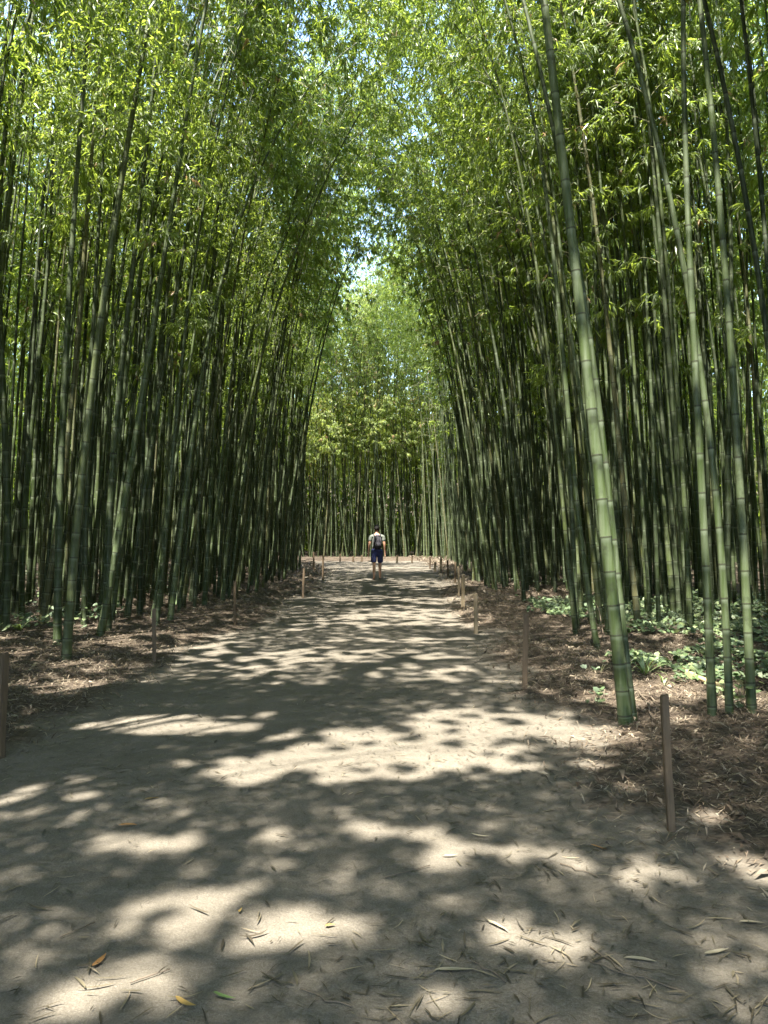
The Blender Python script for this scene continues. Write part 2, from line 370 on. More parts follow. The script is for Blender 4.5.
def foliage(b, per_spray=5, sprays=7, leaf=(.12, .017), scale=1.0):
    """branches in pairs from the nodes, sprays of leaves along them. returns (leaf quads, leaf rnd, branch arrays)"""
    r = np.random.default_rng(b.seed + 99991)
    nodes = node_heights(b.H, np.random.default_rng(b.seed))
    s = nodes[(nodes > b.s0)]
    if b.low: s = np.concatenate([s, nodes[(nodes > b.low) & (nodes <= b.s0)][::2]])
    s = np.repeat(s, 2); s = s[r.random(len(s)) > .12]
    nb = len(s); t = np.clip((s - b.s0) / (b.H - b.s0), 0, 1)
    base = np.stack([np.interp(s, b.s, b.P[:, k]) for k in range(3)], -1)
    az = r.uniform(0, 2 * math.pi, nb); h = np.stack([np.cos(az), np.sin(az), np.zeros(nb)], -1)
    L = (1.5 - .8 * t) * r.uniform(.65, 1.2, nb) * scale * np.where(s < b.s0, .55, 1)
    a = r.uniform(R(15), R(60), nb)
    def bpos(u):  # u (nb,k)
        u = u[..., None]
        return base[:, None] + L[:, None, None] * u * (np.cos(a)[:, None, None] * h[:, None] + np.sin(a)[:, None, None] * np.array([0, 0, 1.0])) - np.array([0, 0, .55]) * L[:, None, None] * u * u
    u = np.linspace(0, 1, 5)[None].repeat(nb, 0); bp = bpos(u)
    us_ = np.clip(r.uniform(.18, 1.05, (nb, sprays)), 0, 1.02)
    sp = bpos(us_)
    la = r.uniform(0, 2 * math.pi, (nb, sprays)); lat = np.stack([np.cos(la), np.sin(la), r.uniform(-.7, .15, (nb, sprays))], -1) * .6 + h[:, None] * .6
    lat = unit(lat); ll = r.uniform(.06, .34, (nb, sprays, 1)) * (1.1 - us_[..., None] * .5) * scale
    spos = sp + lat * ll
    keep = r.random((nb, sprays)) > .1
    deads = r.random((nb, sprays)) < .012
    o = (spos[:, :, None] - lat[:, :, None] * r.uniform(0, .09, (nb, sprays, per_spray, 1))).reshape(-1, 3)
    d = lat[:, :, None] * .75 + r.normal(0, .36, (nb, sprays, per_spray, 3)) + np.array([0, 0, -.55])
    d = unit(d.reshape(-1, 3)); n = len(o)
    k = keep[:, :, None].repeat(per_spray, 2).ravel(); dd = deads[:, :, None].repeat(per_spray, 2).ravel()
    ln = leaf[0] * r.uniform(.5, 1.35, n); wd = leaf[1] * r.uniform(.75, 1.2, n)
    rnd = np.where(dd, r.uniform(1.05, 1.25, n), np.clip(r.beta(2, 2.4, n) * .85, 0, .92))
    rnd = np.where(r.random(n) < .006, 1.1, rnd)
    if b.base[1] > 42.3: rnd = np.where(rnd < .9, np.clip(rnd + .28, 0, .93), rnd)      # far wall leaves made lighter and yellower to look sunlit
    k &= ~open_to_sun(o + d * ln[:, None] * .5, b.base[1] > 42.3)
    k &= o[:, 2] > .3
    o, d, ln, wd, rnd = o[k], d[k], ln[k], wd[k], rnd[k]
    return leaf_quads(o, d, ln, wd, r), rnd, bp
def branch_tubes(bp, rad):
    nb, m = bp.shape[:2]
    T = unit(np.gradient(bp, axis=1)); A = unit(np.cross(T, np.array([.1, .2, 1.0]))); B = np.cross(T, A)
    a = np.arange(3) / 3 * 2 * math.pi
    rr = rad * np.linspace(1, .3, m)[None, :, None, None]
    V = bp[:, :, None] + rr * (np.cos(a)[None, None, :, None] * A[:, :, None] + np.sin(a)[None, None, :, None] * B[:, :, None])
    i = np.arange(nb * m * 3).reshape(nb, m, 3)
    q = np.stack([i[:, :-1], np.roll(i[:, :-1], -1, 2), np.roll(i[:, 1:], -1, 2), i[:, 1:]], -1)
    return V.reshape(-1, 3), q.reshape(-1)

bamboos = []
def add_bamboo(s, P, rad, H, label=None, s0=None, low=0, dens=1.0):
    b = Bamboo(); b.s, b.P, b.rad, b.H, b.label = s, P, rad, s[-1], label
    b.seed = 1000 + len(bamboos); b.base = P[0]; b.s0 = s0 if s0 else .44 * b.H; b.low = low; b.dens = dens
    bamboos.append(b); return b
HERO = [  # pixels along the culm from the ground up, diameter px at the base, label, lean along the path
 ([(626, 727), (613, 600), (600, 470), (587, 350), (575, 250), (562, 120), (548, 0)], 16.5, 'thickest pale green culm standing right at the path edge, front-most on the right', .02),
 ([(634, 724), (620, 578), (608, 450), (596, 340), (582, 240)], 9, 'slimmer culm pressed against the right side of the thickest pale culm', .05),
 ([(712, 723), (706, 560), (699, 450), (693, 340), (686, 150), (683, 0)], 10.5, 'nearly upright green culm behind the shortest way to the front right stake', .0),
 ([(730, 722), (724, 577), (718, 506), (703, 340), (673, 190), (659, 125), (650, 80), (630, 5)], 9.5, 'green culm bending far to the left high up, between two straighter culms at right', .03),
 ([(752, 720), (745, 577), (736, 430), (730, 340), (718, 190), (709, 90), (699, 0)], 11, 'olive green culm with wide pale internodes, rightmost of the front trio', .0),
 ([(680, 622), (660, 400), (638, 208), (629, 100), (620, 0)], 7, 'dark straight culm rising from the ivy behind the thickest culm', .0),
 ([(792, 705), (775, 420), (754, 240), (745, 193), (725, 120), (715, 45)], 9, 'pale culm leaning in from the right frame edge with a grey sunlit bend', .0),
 ([(800, 690), (776, 380), (760, 180), (751, 105), (742, 15)], 8, 'dark culm leaning in from the right frame edge', .0),
 ([(598, 655), (581, 548), (570, 430), (561, 340), (546, 200), (520, 60)], 7.5, 'olive culm left of the thickest pale culm, rooted in the ivy edge', .0),
 ([(608, 640), (592, 480), (572, 345), (560, 250)], 6, 'thin whitish sunlit culm between olive culm and thickest pale culm', .0),
 ([(582, 598), (545, 380), (519, 280), (504, 225), (484, 165), (464, 90), (441, 20)], 6.5, 'long dark culm arching over the path toward the upper centre', .0),
 ([(640, 600), (584, 325), (564, 250), (539, 165), (519, 75), (496, 0)], 6.5, 'long dark culm arching left behind the thickest pale culm', .0),
 ([(524, 606), (516, 500), (500, 380), (476, 260), (455, 180)], 5.5, 'dark culm rising right above the split brown stake at path edge', .0),
 ([(648, 612), (645, 530), (641, 443), (634, 330)], 6, 'slim culm with sunlit pale lower length in the right grove', .0),
 ([(631, 616), (627, 500), (624, 385), (618, 250)], 5, 'very slim pale culm just right of the thickest culm, further back', .0),
 ([(690, 640), (684, 500), (672, 330), (655, 150)], 7, 'dark culm standing in deep ivy between the thickest culm and the front trio', .0),
 ([(66, 664), (73, 570), (80, 500), (100, 325), (117, 210), (130, 135), (150, 15)], 11, 'thick dark green culm nearest the camera in the left grove, leaning right', .0),
 ([(57, 650), (60, 540), (62, 450), (65, 350), (70, 280), (78, 165), (88, 50), (90, 0)], 10, 'upright dark culm beside the front-most leaning culm of the left grove', .0),
 ([(107, 637), (112, 500), (120, 380), (135, 250), (150, 130), (160, 0)], 9.5, 'dark culm right of the front pair in the left grove', .0),
 ([(143, 611), (145, 516), (147, 459), (154, 330), (165, 200)], 6, 'pale bluish sunlit culm rooted behind the left brown stake', .0),
 ([(160, 612), (166, 540), (170, 480), (182, 350), (200, 200)], 6, 'yellow green culm with sunlit foot behind the left brown stake', .0),
 ([(100, 642), (118, 540), (135, 450), (155, 320), (175, 190), (187, 115), (200, 50), (207, 0)], 9, 'dark culm leaning strongly right across the left grove to the top edge', .0),
 ([(222, 606), (240, 470), (250, 395), (272, 320), (300, 250), (340, 152)], 5, 'slender dark culm arching furthest out over the path from the left', .0),
 ([(5, 640), (5, 500), (2, 300), (5, 125), (15, 75), (37, 0)], 9.5, 'dark culm at the left frame edge curving right near the top', .0),
 ([(22, 628), (28, 480), (40, 350), (52, 200), (47, 60)], 7, 'thin dark culm next to the culm at the left frame edge', .0),
 ([(42, 634), (60, 500), (80, 350), (85, 225), (95, 125), (107, 0)], 8, 'straight dark culm behind the front pair of the left grove', .0),
 ([(84, 634), (86, 520), (90, 400), (96, 280), (104, 150)], 7, 'greyish culm standing between the front culms of the left grove', .0),
 ([(183, 602), (186, 540), (192, 450), (205, 330), (225, 200)], 5, 'thin yellow green culm above the small ferny clump at left', .0),
 ([(330, 556), (322, 520), (312, 490), (303, 465)], 3, 'pale leaning culm at the far end where the path turns left', .0),
]
for pts, wpx, lab, yl in HERO:
    g = ground_at(*pts[0]); d = g[1]
    H = rng.uniform(13.5, 16)
    s, P = hero_curve(pts, H, yl, nod=rng.uniform(.45, .8))
    add_bamboo(s, P, wpx * (.84 if pts[0][0] > 384 else .88) * d / F / 2, H, lab, s0=rng.uniform(6.8, 8.0), low=rng.uniform(5.2, 6.2) if d > 8 else 0, dens=1.2)
taken = [b.base[:2] for b in bamboos]
def zone_ok(x, y):
    el, er = float(edge_left(y)), float(edge_right(y))
    if y > 42.3: return True
    if x < el - 1.25 + .15 * math.sin(y * 1.7): return not (y > 36.5 and x > -6.2)
    if x > er + (.75 if y < 14 else 1.1) + .15 * math.sin(y * 2.1): return True
    return False
def in_gap(x, y):
    # open litter beside the path where the photograph shows no culm
    px, pyy, _ = to_pixel(np.array([x, y, 0.0]))
    if y > 2 and x < 0 and pyy > 640 and px > -60: return True
    if y > 2 and x > 0 and pyy > 640 and px < 860: return True
    if y > 2 and x > 0 and pyy > 596 and px < 575: return True
    if y > 2 and x < 0 and pyy > (632 if px < 215 else 606) and 0 < px < 330: return True
    return False
cells = {}
def near_taken(x, y, dmin):
    cx, cy = int(x // 1.2), int(y // 1.2)
    for a_ in (-1, 0, 1):
        for b_ in (-1, 0, 1):
            for q_ in cells.get((cx + a_, cy + b_), ()):
                if (q_[0] - x) ** 2 + (q_[1] - y) ** 2 < dmin * dmin: return True
    return False
def take(x, y): cells.setdefault((int(x // 1.2), int(y // 1.2)), []).append((x, y))
for t_ in taken: take(*t_)
pr = random.Random(11)
tries = 0
while tries < 140000 and len(bamboos) < 3900:
    tries += 1
    x = pr.uniform(-21, 20); y = pr.uniform(-12, 57)
    if pr.random() < .5:
        y = pr.uniform(2, 45)
        if y > 42: x = pr.uniform(-9, 9)
        else: x = float(edge_left(y)) - 1.1 - pr.expovariate(.33) if pr.random() < .5 else float(edge_right(y)) + .75 + pr.expovariate(.33)
    if not (-21 < x < 20): continue
    if not zone_ok(x, y) or in_gap(x, y): continue
    el, er = float(edge_left(y)), float(edge_right(y))
    depth_in = (y - 42.3) if (el - 1.2 < x < er + 1.2 or y > 43) else max(el - x, x - er) - 1
    dmin = .40 if depth_in < 5 else (.6 if depth_in < 10 else .72)
    if y < -8 or (y < -1 and abs(x) > 9): dmin = .9
    if near_taken(x, y, dmin): continue
    take(x, y)
    sgn = 1 if x < -.5 else -1
    az = (0 if sgn > 0 else math.pi) + pr.gauss(0, .45)
    if y > 42.3: az = -math.pi / 2 + pr.gauss(0, .9)
    e = math.exp(-max(depth_in, 0) / 3.0)
    th0 = R(pr.gauss(1.5, 1.2)) + R(6) * e * pr.uniform(.3, 1.4); th1 = R(12 + 50 * e) * pr.uniform(.5, 1.3)
    if pr.random() < .05: th0 += R(pr.uniform(-6, 9))
    if 25 < y < 42.3: th0 = R(pr.gauss(1.5, 1.8)) + R(1.5) * e * pr.uniform(.2, 1.2); th1 *= .45
    elif y > 9: th1 *= .9
    H = pr.uniform(12.5, 16.5)
    if y > 42.3: H = pr.uniform(14, 18); th1 *= 1.1
    base = np.array([x, y, float(ground_h(x, y)) - .02])
    near_cam = -1 < y < 7
    s, P = culm_curve(base, H, az, th0, th1, pr.uniform(2.6, 4.0), wob=R(.5))
    if y < 8.5:
        qx, qy, qd = to_pixel(P)
        if ((qd > .5) & (qx > -25) & (qx < 793) & (qy > -20) & (qy < 1030)).any(): continue
    add_bamboo(s, P, pr.uniform(.032, .057) * (.92 if depth_in > 4 else 1), H, None, s0=pr.uniform(6.9, 8.8) if depth_in < 4 and y < 42.3 else (pr.uniform(5.2, 7.0) if y < 44.5 else pr.uniform(4.0, 5.6)), low=pr.uniform(4.2, 5.4) if pr.random() < .3 and not near_cam and y < 42.3 else 0)
    if near_cam: bamboos[-1].s0 = 6.8

# which culms show largest: nearest-first occupancy of pixel columns at several rows
rows = [120, 220, 320, 400, 470, 530, 570, 610, 660, 700]
occ = {r_: np.full(768, -1) for r_ in rows}
for bi in sorted(range(len(bamboos)), key=lambda k: bamboos[k].base[1]):
    b = bamboos[bi]; b.vis = 0
    if b.base[1] < 1.5: continue
    px, pyy, dep = to_pixel(b.P)
    for r_ in rows:
        k = np.where((pyy[:-1] >= r_) & (pyy[1:] < r_))[0]
        if not len(k): continue
        k = k[0]; xx = px[k] + (px[k + 1] - px[k]) * (pyy[k] - r_) / (pyy[k] - pyy[k + 1])
        w = b.rad * (1 - .7 * (b.s[k] / b.H)) * F / dep[k]
        a0, a1 = int(max(0, round(xx - w))), int(min(768, round(xx + w) + 1))
        if a1 <= a0: continue
        seg = occ[r_][a0:a1]; free = seg < 0
        b.vis += free.sum() * (1 + (w * 2 > 4)); seg[free] = bi
rank = sorted(bamboos, key=lambda b: (-(b.label is not None), -b.vis))
N_THING = 295
things = [b for b in rank[:N_THING] if b.vis > 0 or b.label]
rest = [b for b in bamboos if b not in things] if False else None
ids = set(id(b) for b in things); rest = [b for b in bamboos if id(b) not in ids]

def side_words(b):
    x, y = b.base[:2]
    if y > 42.3: return 'far'
    return 'left' if x < 0 else 'right'
def auto_label(b):
    x, y = b.base[:2]; side = side_words(b)
    size = 'slender' if b.rad < .040 else ('thick' if b.rad > .050 else 'medium')
    k = int(np.argmin(np.abs(b.P[:, 2] - 5.0))); lean = (b.P[k, 0] - b.P[0, 0]) / 5.0
    le = 'upright' if abs(lean) < .05 else ('leaning right' if lean > 0 else 'leaning left')
    if side == 'far':
        px = float(to_pixel(b.base)[0])
        w = 'left of walker' if px < 362 else ('right of walker' if px > 392 else 'behind walker')
        return f'{size} {le} bamboo in the wall closing the path, {w}'
    el, er = float(edge_left(y)), float(edge_right(y)); din = max(el - x, x - er)
    row = 'front-row' if din < 2.6 else ('mid-row' if din < 6 else 'deep')
    band = 'close to the camera' if y < 10 else ('halfway to the walker' if y < 18 else ('level with the walker' if y < 29 else 'beyond the walker'))
    return f'{size} {le} {row} bamboo of the {side} grove, {band}'
THING_C, THING_A = [], []
for b in things:
    dist = b.base[1]; near = dist < 15
    root = empty('bamboo', tuple(b.base)); tag(root, b.label or auto_label(b), 'bamboo', 'tall green bamboos lining the path')
    off = b.base
    V, q, vv = culm_mesh(b, 14 if dist < 9 else (10 if near else 7), near)
    me = np_mesh('culm', V - off, 4, q, {'nodev': vv, 'rnd': np.zeros(len(V))}, True); link('culm', me, CULM, root)
    sc = (.13, .021) if dist < 12 else ((.15, .027) if dist < 26 else (.19, .036))
    Q, rn, bp = foliage(b, 7, int((16 if dist < 14 else (12 if dist < 28 else 8)) * b.dens), sc)
    THING_C.append(Q.mean(1)); THING_A.append(np.linalg.norm(np.cross(Q[:, 2] - Q[:, 0], Q[:, 3] - Q[:, 1]), axis=1) * .5)
    V, q = branch_tubes(bp, .0045 if near else .005); nq = len(Q)
    me = np_mesh('foliage', np.concatenate([Q.reshape(-1, 3), V]) - off, 4, np.concatenate([np.arange(nq * 4), q + nq * 4]), {'rnd': np.concatenate([np.repeat(rn, 4), np.zeros(len(V))])})
    me.materials.append(LEAF); me.materials.append(TWIG)
    me.polygons.foreach_set('material_index', np.concatenate([np.zeros(nq, np.int32), np.ones(len(q) // 4, np.int32)])); link('foliage', me, None, root)
# everything behind, beside and beyond them is one uncountable grove
cv, cq, cn, cr, off, LQ, LR = [], [], [], [], 0, [], []
for b in rest:
    x, y = b.base[:2]
    V, q, vv = culm_mesh(b, 6, False)
    cv.append(V); cq.append(q + off); cn.append(vv); cr.append(np.full(len(V), random.random())); off += len(V)
    hid = y < -1 or abs(x) > 14
    hid = hid or b.vis == 0
    roof = y < 9 and abs(x) < 8
    Q, rn, bp = foliage(b, 6, 10, (.16, .03)) if roof else foliage(b, 5, 7 if not hid else 3, (.17, .032) if not hid else (.25, .05))
    LQ.append(Q); LR.append(rn)
nl = 0
me = np_mesh('grove', np.concatenate(cv), 4, np.concatenate(cq), {'nodev': np.concatenate(cn), 'rnd': np.concatenate(cr)}, True)
grove = link('bamboo_grove', me, CULM); tag(grove, 'dense dark mass of bamboo culms filling both sides behind the front culms', 'bamboo grove', kind='stuff')
# add loose leaves along the sun's rays to keep the path shaded
cen = np.concatenate([q_.mean(1) for q_ in LQ] + THING_C); ar = np.concatenate([np.linalg.norm(np.cross(q_[:, 2] - q_[:, 0], q_[:, 3] - q_[:, 1]), axis=1) * .5 for q_ in LQ] + THING_A)
g_ = cen[:, :2] - SUN[None, :2] * (cen[:, 2:3] / SUN[2])
FX0, FX1, FY0, FY1, FC = -5.0, 4.5, 1.0, 34.0, .06
nfx, nfy = int((FX1 - FX0) / FC), int((FY1 - FY0) / FC)
inz = (g_[:, 0] > FX0) & (g_[:, 0] < FX1) & (g_[:, 1] > FY0) & (g_[:, 1] < FY1) & (cen[:, 2] > 3)
cov, _, _ = np.histogram2d(g_[inz, 0], g_[inz, 1], bins=(nfx, nfy), range=((FX0, FX1), (FY0, FY1)), weights=ar[inz] * .62)
cov /= FC * FC
fxx = np.fft.fftfreq(nfx)[:, None]; fyy = np.fft.fftfreq(nfy)[None]
cov = np.real(np.fft.ifft2(np.fft.fft2(cov) * np.exp(-2 * math.pi ** 2 * 1.3 ** 2 * (fxx ** 2 + fyy ** 2))))
cx = FX0 + (np.arange(nfx) + .5) * FC; cy_ = FY0 + (np.arange(nfy) + .5) * FC
CX, CY = np.meshgrid(cx, cy_, indexing='ij')
shade = sample(UN, CX, CY) > lit(CX, CY)
need = np.where(shade, np.clip(np.where(CY < 5.2, 3.3, 2.5) - cov, 0, None), 0) * FC * FC / (.5 * .15 * .028 * .62)
k_ = rng.poisson(need).ravel(); gx, gy = np.repeat(CX.ravel(), k_), np.repeat(CY.ravel(), k_); n = len(gx)
zz = np.where((gx < -.8) & (gy > 9), rng.uniform(6.4, 8.6, n), rng.uniform(8.0, 12.5, n))
o_ = np.stack([gx + rng.uniform(-.03, .03, n), gy + rng.uniform(-.03, .03, n), np.zeros(n)], -1) + SUN[None] * (zz / SUN[2])[:, None]
d_ = unit(rng.normal(0, .6, (n, 3)) + np.array([0, 0, -.35]))
LQ.append(leaf_quads(o_ - d_ * .07, d_, .15 * rng.uniform(.7, 1.2, n), .028 * rng.uniform(.8, 1.2, n), rng)); LR.append(rng.beta(2, 2.4, n) * .85)
print('fill leaves', n, 'mean cover', cov.mean())
LQ = np.concatenate(LQ); LR = np.concatenate(LR)
me = np_mesh('grove_foliage', LQ.reshape(-1, 3), 4, np.arange(len(LQ) * 4), {'rnd': np.repeat(LR, 4)})
gf = link('foliage', me, LEAF, grove)
print('bamboos', len(bamboos), 'things', len(things), 'rest', len(rest), 'grove leaves', len(LQ))

# ------------------------------------------------------------------ leafy thicket that closes the view beyond the grove
def scatter_leaves(n, fx, leaf, r):
    o = fx(n); d = unit(r.normal(0, .6, (n, 3)) + np.array([0, 0, -.45]))
    return leaf_quads(o, d, leaf[0] * r.uniform(.6, 1.3, n), leaf[1] * r.uniform(.7, 1.2, n), r)
def thicket_pts(n):
    r = rng; k = r.integers(0, 3, n); u = r.random(n); t = r.normal(0, 1.6, n)
    x = np.where(k == 0, -22.5 + t, np.where(k == 1, 21.5 + t, -23 + 45 * u)); y = np.where(k < 2, -12 + 72 * u, 59 + t)
    nn = sample(SOFT, np.clip(x, -44, 44), np.clip(y, -24, 84))
    z = r.random(n) ** 1.9 * (11 + nn * 1.5) + .02
    return np.stack([x, y, z], -1)
Q = scatter_leaves(330000, thicket_pts, (.42, .13), rng)
tag(link('thicket', np_mesh('thicket', Q.reshape(-1, 3), 4, np.arange(len(Q) * 4), {'rnd': np.repeat(rng.beta(2, 2.4, len(Q)) * .8, 4)}), LEAF),
    'dark leafy thicket closing the view behind the bamboo', 'thicket', kind='stuff')

# ------------------------------------------------------------------ litter, ivy, fallen leaves
def flat_leaves(o, L, W, r, tilt=.25, curl=.15):
    n = len(o); a = r.uniform(0, 2 * math.pi, n)
    d = unit(np.stack([np.cos(a), np.sin(a), r.normal(0, tilt, n)], -1))
    up = unit(np.stack([r.normal(0, tilt, n), r.normal(0, tilt, n), np.ones(n)], -1))
    w = unit(np.cross(d, up)); nn = np.cross(w, d); L, W = L[:, None], W[:, None]
    mid = o + nn * L * curl * r.uniform(-.2, 1, (n, 1))
    return np.stack([o - d * L * .5, mid + w * W * .5 - d * L * .05, o + d * L * .5, mid - w * W * .5 - d * L * .05], 1)
pts = []
for (x0, x1, y0, y1, dens) in [(-7, -2, 3, 11, 800), (1, 6.5, 2, 11, 900), (-8, -1.6, 11, 20, 300), (1.2, 8, 11, 20, 300), (-9, -1.6, 20, 46, 90), (1.4, 9, 20, 46, 90)]:
    n = int((x1 - x0) * (y1 - y0) * dens); p = np.stack([rng.uniform(x0, x1, n), rng.uniform(y0, y1, n)], -1)
    d = np.maximum(edge_left(p[:, 1]) - p[:, 0], p[:, 0] - edge_right(p[:, 1])) + sample(SOFT, p[:, 0], p[:, 1]) * .22
    k = rng.random(n) < np.clip((d + .38) / .75, 0, 1) ** 1.5; pts.append(p[k])
p = np.concatenate(pts); n = len(p); far_ = np.clip(p[:, 1] / 14, .8, 2.2)
o = np.stack([p[:, 0], p[:, 1], np.maximum(ground_h(p[:, 0], p[:, 1]), .004) + rng.uniform(.003, .03, n)], -1)
shth = rng.random(n) < .035
Q = flat_leaves(o, np.where(shth, 1.3, 1) * rng.uniform(.04, .15, n) * far_, np.where(shth, 3.2, 1) * rng.uniform(.005, .015, n) * far_, rng, .35, .3)
tag(link('leaf_litter', np_mesh('leaf_litter', Q.reshape(-1, 3), 4, np.arange(n * 4), {'rnd': np.repeat(rng.beta(1.5, 1.4, n), 4)}), LITTER),
    'brown and straw coloured leaf litter banked along both path edges', 'leaf litter', kind='stuff')
# fine crumbs of leaf over the path
n = 26000
y = 2 + 16 * rng.random(n) ** 1.4; x = edge_left(y) + (edge_right(y) - edge_left(y)) * rng.random(n)
k = rng.random(n) < np.clip(.45 + .4 * sample(SOFT, x, y), .08, 1); x, y = x[k], y[k]; n = len(x)
o = np.stack([x, y, np.full(n, .010) + rng.uniform(0, .006, n)], -1)
big_ = rng.random(n) < .09
Q = flat_leaves(o, np.where(big_, rng.uniform(.05, .12, n), rng.uniform(.012, .085, n)), np.where(big_, rng.uniform(.007, .013, n), rng.uniform(.002, .0075, n)), rng, .06, .08)
tag(link('leaf_crumbs', np_mesh('leaf_crumbs', Q.reshape(-1, 3), 4, np.arange(n * 4), {'rnd': np.repeat(np.where(big_, rng.random(n), rng.beta(1.2, 2.2, n)), 4)}), PATHLEAF),
    'fine leaf crumbs and chaff trodden into the sandy path', 'leaf crumbs', kind='stuff')
# single fallen leaves: a lanceolate strip, folded and curled
def fallen_mesh(L, W, seed, r0):
    r = random.Random(seed); V, n = [], 9
    curl, bend, roll = r.uniform(.0, .10), r.uniform(-.18, .18), r.uniform(-.5, .5)
    for k in range(n + 1):
        t = k / n; w = W * .5 * (math.sin(math.pi * t ** .75) ** .8 if 0 < t < 1 else .02)
        x = (t - .5) * L; yb = bend * L * (t - .5) ** 2 * 2; z = .004 + curl * L * (2 * t - 1) ** 2 * (1 if r.random() > .15 else .6)
        tw = roll * t
        V += [(x, yb - w * math.cos(tw), z + w * math.sin(tw) + w * .5), (x, yb, z), (x, yb + w * math.cos(tw), z - w * math.sin(tw) + w * .5)]
    V = np.array(V); V[:, 2] -= V[:, 2].min() - .002
    idx = []
    for k in range(n):
        for c in (0, 1):
            a = k * 3 + c; idx += [a, a + 3, a + 4, a + 1]
    return np_mesh('fallen_leaf', V, 4, idx, {'rnd': np.full(len(V), r0)}, True)
kinds = []
for k in range(36):
    tone = random.betavariate(1.3, 1.3)
    kinds.append((fallen_mesh(random.uniform(.045, .14), random.uniform(.004, .011), k, tone), tone))
def fallen(me, mat, x, y, rz, label, group='fallen bamboo leaves on the path', scale=1.0):
    o = link('fallen_leaf', me, mat, loc=(x, y, .009 if edge_left(y) < x < edge_right(y) else float(max(ground_h(x, y), .004)) + .012))
    o.rotation_euler = (random.uniform(-.06, .06), random.uniform(-.06, .06), rz); o.scale = (scale,) * 3
    return tag(o, label, 'leaf', group)
for px, py, L, W, rzd, mat, lab in [
    (100, 964, .085, .018, 75, ORANGE, 'short orange leaf standing out on a sunlit spot at the lower left'),
    (185, 1007, .105, .02, -35, YELLOW, 'bright yellow leaf on sunlit sand at the bottom left'),
    (224, 1000, .09, .016, -20, GREENLEAF, 'still green leaf beside the bright yellow leaf'),
    (240, 913, .035, .012, 80, YELLOW, 'tiny yellow leaf upright on sunlit sand'),
    (330, 928, .045, .016, 20, YELLOW, 'small yellow leaf in shade near the bottom centre'),
    (455, 973, .15, .022, 2, PALELEAF, 'long straw coloured leaf lying crosswise at the bottom centre'),
    (499, 929, .11, .018, -50, PALELEAF, 'pale leaf pointing away between dark leaves right of centre'),
    (716, 955, .11, .018, 15, PALELEAF, 'pale twisted leaf at the lower right'),
    (640, 962, .12, .018, -12, PALELEAF, 'pale slim leaf joined to a dark twig at the lower right'),
    (752, 925, .10, .02, -8, PALELEAF, 'pale leaf at the right frame edge below the litter bank'),
    (128, 827, .10, .022, 10, ORANGE, 'dull orange leaf on the shaded left part of the path'),
    (152, 800, .09, .018, 30, YELLOW, 'yellowish leaf on the left path half, further from the camera'),
    (480, 838, .10, .014, -20, PALELEAF, 'slim tan leaf near the sunlit band mid path'),
    (600, 850, .10, .018, -40, ORANGE, 'brown orange leaf near the front right stake'),
    (450, 858, .07, .014, 5, PALELEAF, 'small tan leaf below the sunlit band mid path')]:
    g = ground_at(px, py)
    fallen(fallen_mesh(L, W, int(px * 7 + py), .5), mat, g[0], g[1], R(rzd), lab)
cnt, guard = 0, 0
while cnt < 270 and guard < 5000:
    guard += 1
    px, py = random.uniform(0, 768), 750 + 274 * random.random() ** .8
    g = ground_at(px, py); x, y = g[:2]
    if x > edge_right(y) + .1 or x < edge_left(y) - .1: continue
    if random.random() > .6 + .3 * float(sample(SOFT, np.array([x]), np.array([y]))[0]): continue
    me, tone = random.choice(kinds); cnt += 1
    col = 'dark brown' if tone < .33 else ('brown' if tone < .66 else 'straw coloured')
    z = 'left' if px < 256 else ('middle' if px < 512 else 'right')
    zz = 'front' if py > 930 else ('nearer' if py > 840 else 'farther')
    fallen(me, PATHLEAF, x, y, random.uniform(0, 6.28), f'small {col} dry leaf on the {zz} {z} part of the path')
# ivy carpet under the right-hand culms, thinner on the left
def ivy_pts(n, x0, x1, y0, y1, thr):
    x, y = rng.uniform(x0, x1, n), rng.uniform(y0, y1, n)
    nn = sample(SOFT, x, y); k = nn > thr; return x[k], y[k], nn[k]
A_ = [ivy_pts(15000, 2.9, 9.5, 7.6, 17, -.55), ivy_pts(3500, 2.6, 3.4, 8.5, 14, .0), ivy_pts(3500, 3.5, 14, 17, 32, .1), ivy_pts(3200, -12, -5.2, 11, 26, .1), ivy_pts(500, -6.6, -4.4, 11, 14, .5), ivy_pts(600, 3.1, 4.4, 5.9, 7.2, .1)]
x = np.concatenate([a[0] for a in A_]); y = np.concatenate([a[1] for a in A_]); nn = np.concatenate([a[2] for a in A_]); n = len(x)
z = ground_h(x, y) + .04 + rng.random(n) ** 1.3 * (.05 + .09 * np.clip(nn + .3, 0, 2))
a = rng.uniform(0, 6.28, n); sz = rng.uniform(.03, .07, n)
up = unit(np.stack([rng.normal(0, .45, n), rng.normal(-.25, .45, n), np.ones(n)], -1)); d = unit(np.cross(up, np.stack([np.cos(a), np.sin(a), np.zeros(n)], -1))); w = np.cross(d, up)
shape = np.array([(-.5, 0), (-.35, .62), (.1, .42), (.35, .55), (1.0, 0), (.35, -.55), (.1, -.42), (-.35, -.62)])
V = np.stack([x, y, z], -1)[:, None] + sz[:, None, None] * (shape[None, :, 0:1] * d[:, None] + shape[None, :, 1:2] * w[:, None] + np.abs(shape[None, :, 1:2]) * .25 * up[:, None])
tag(link('ivy', np_mesh('ivy', V.reshape(-1, 3), 8, np.arange(n * 8), {'rnd': np.repeat(rng.random(n), 8)}), IVY),
    'dark glossy ivy covering the ground under the right-hand culms and thinly at left', 'ivy', kind='stuff')

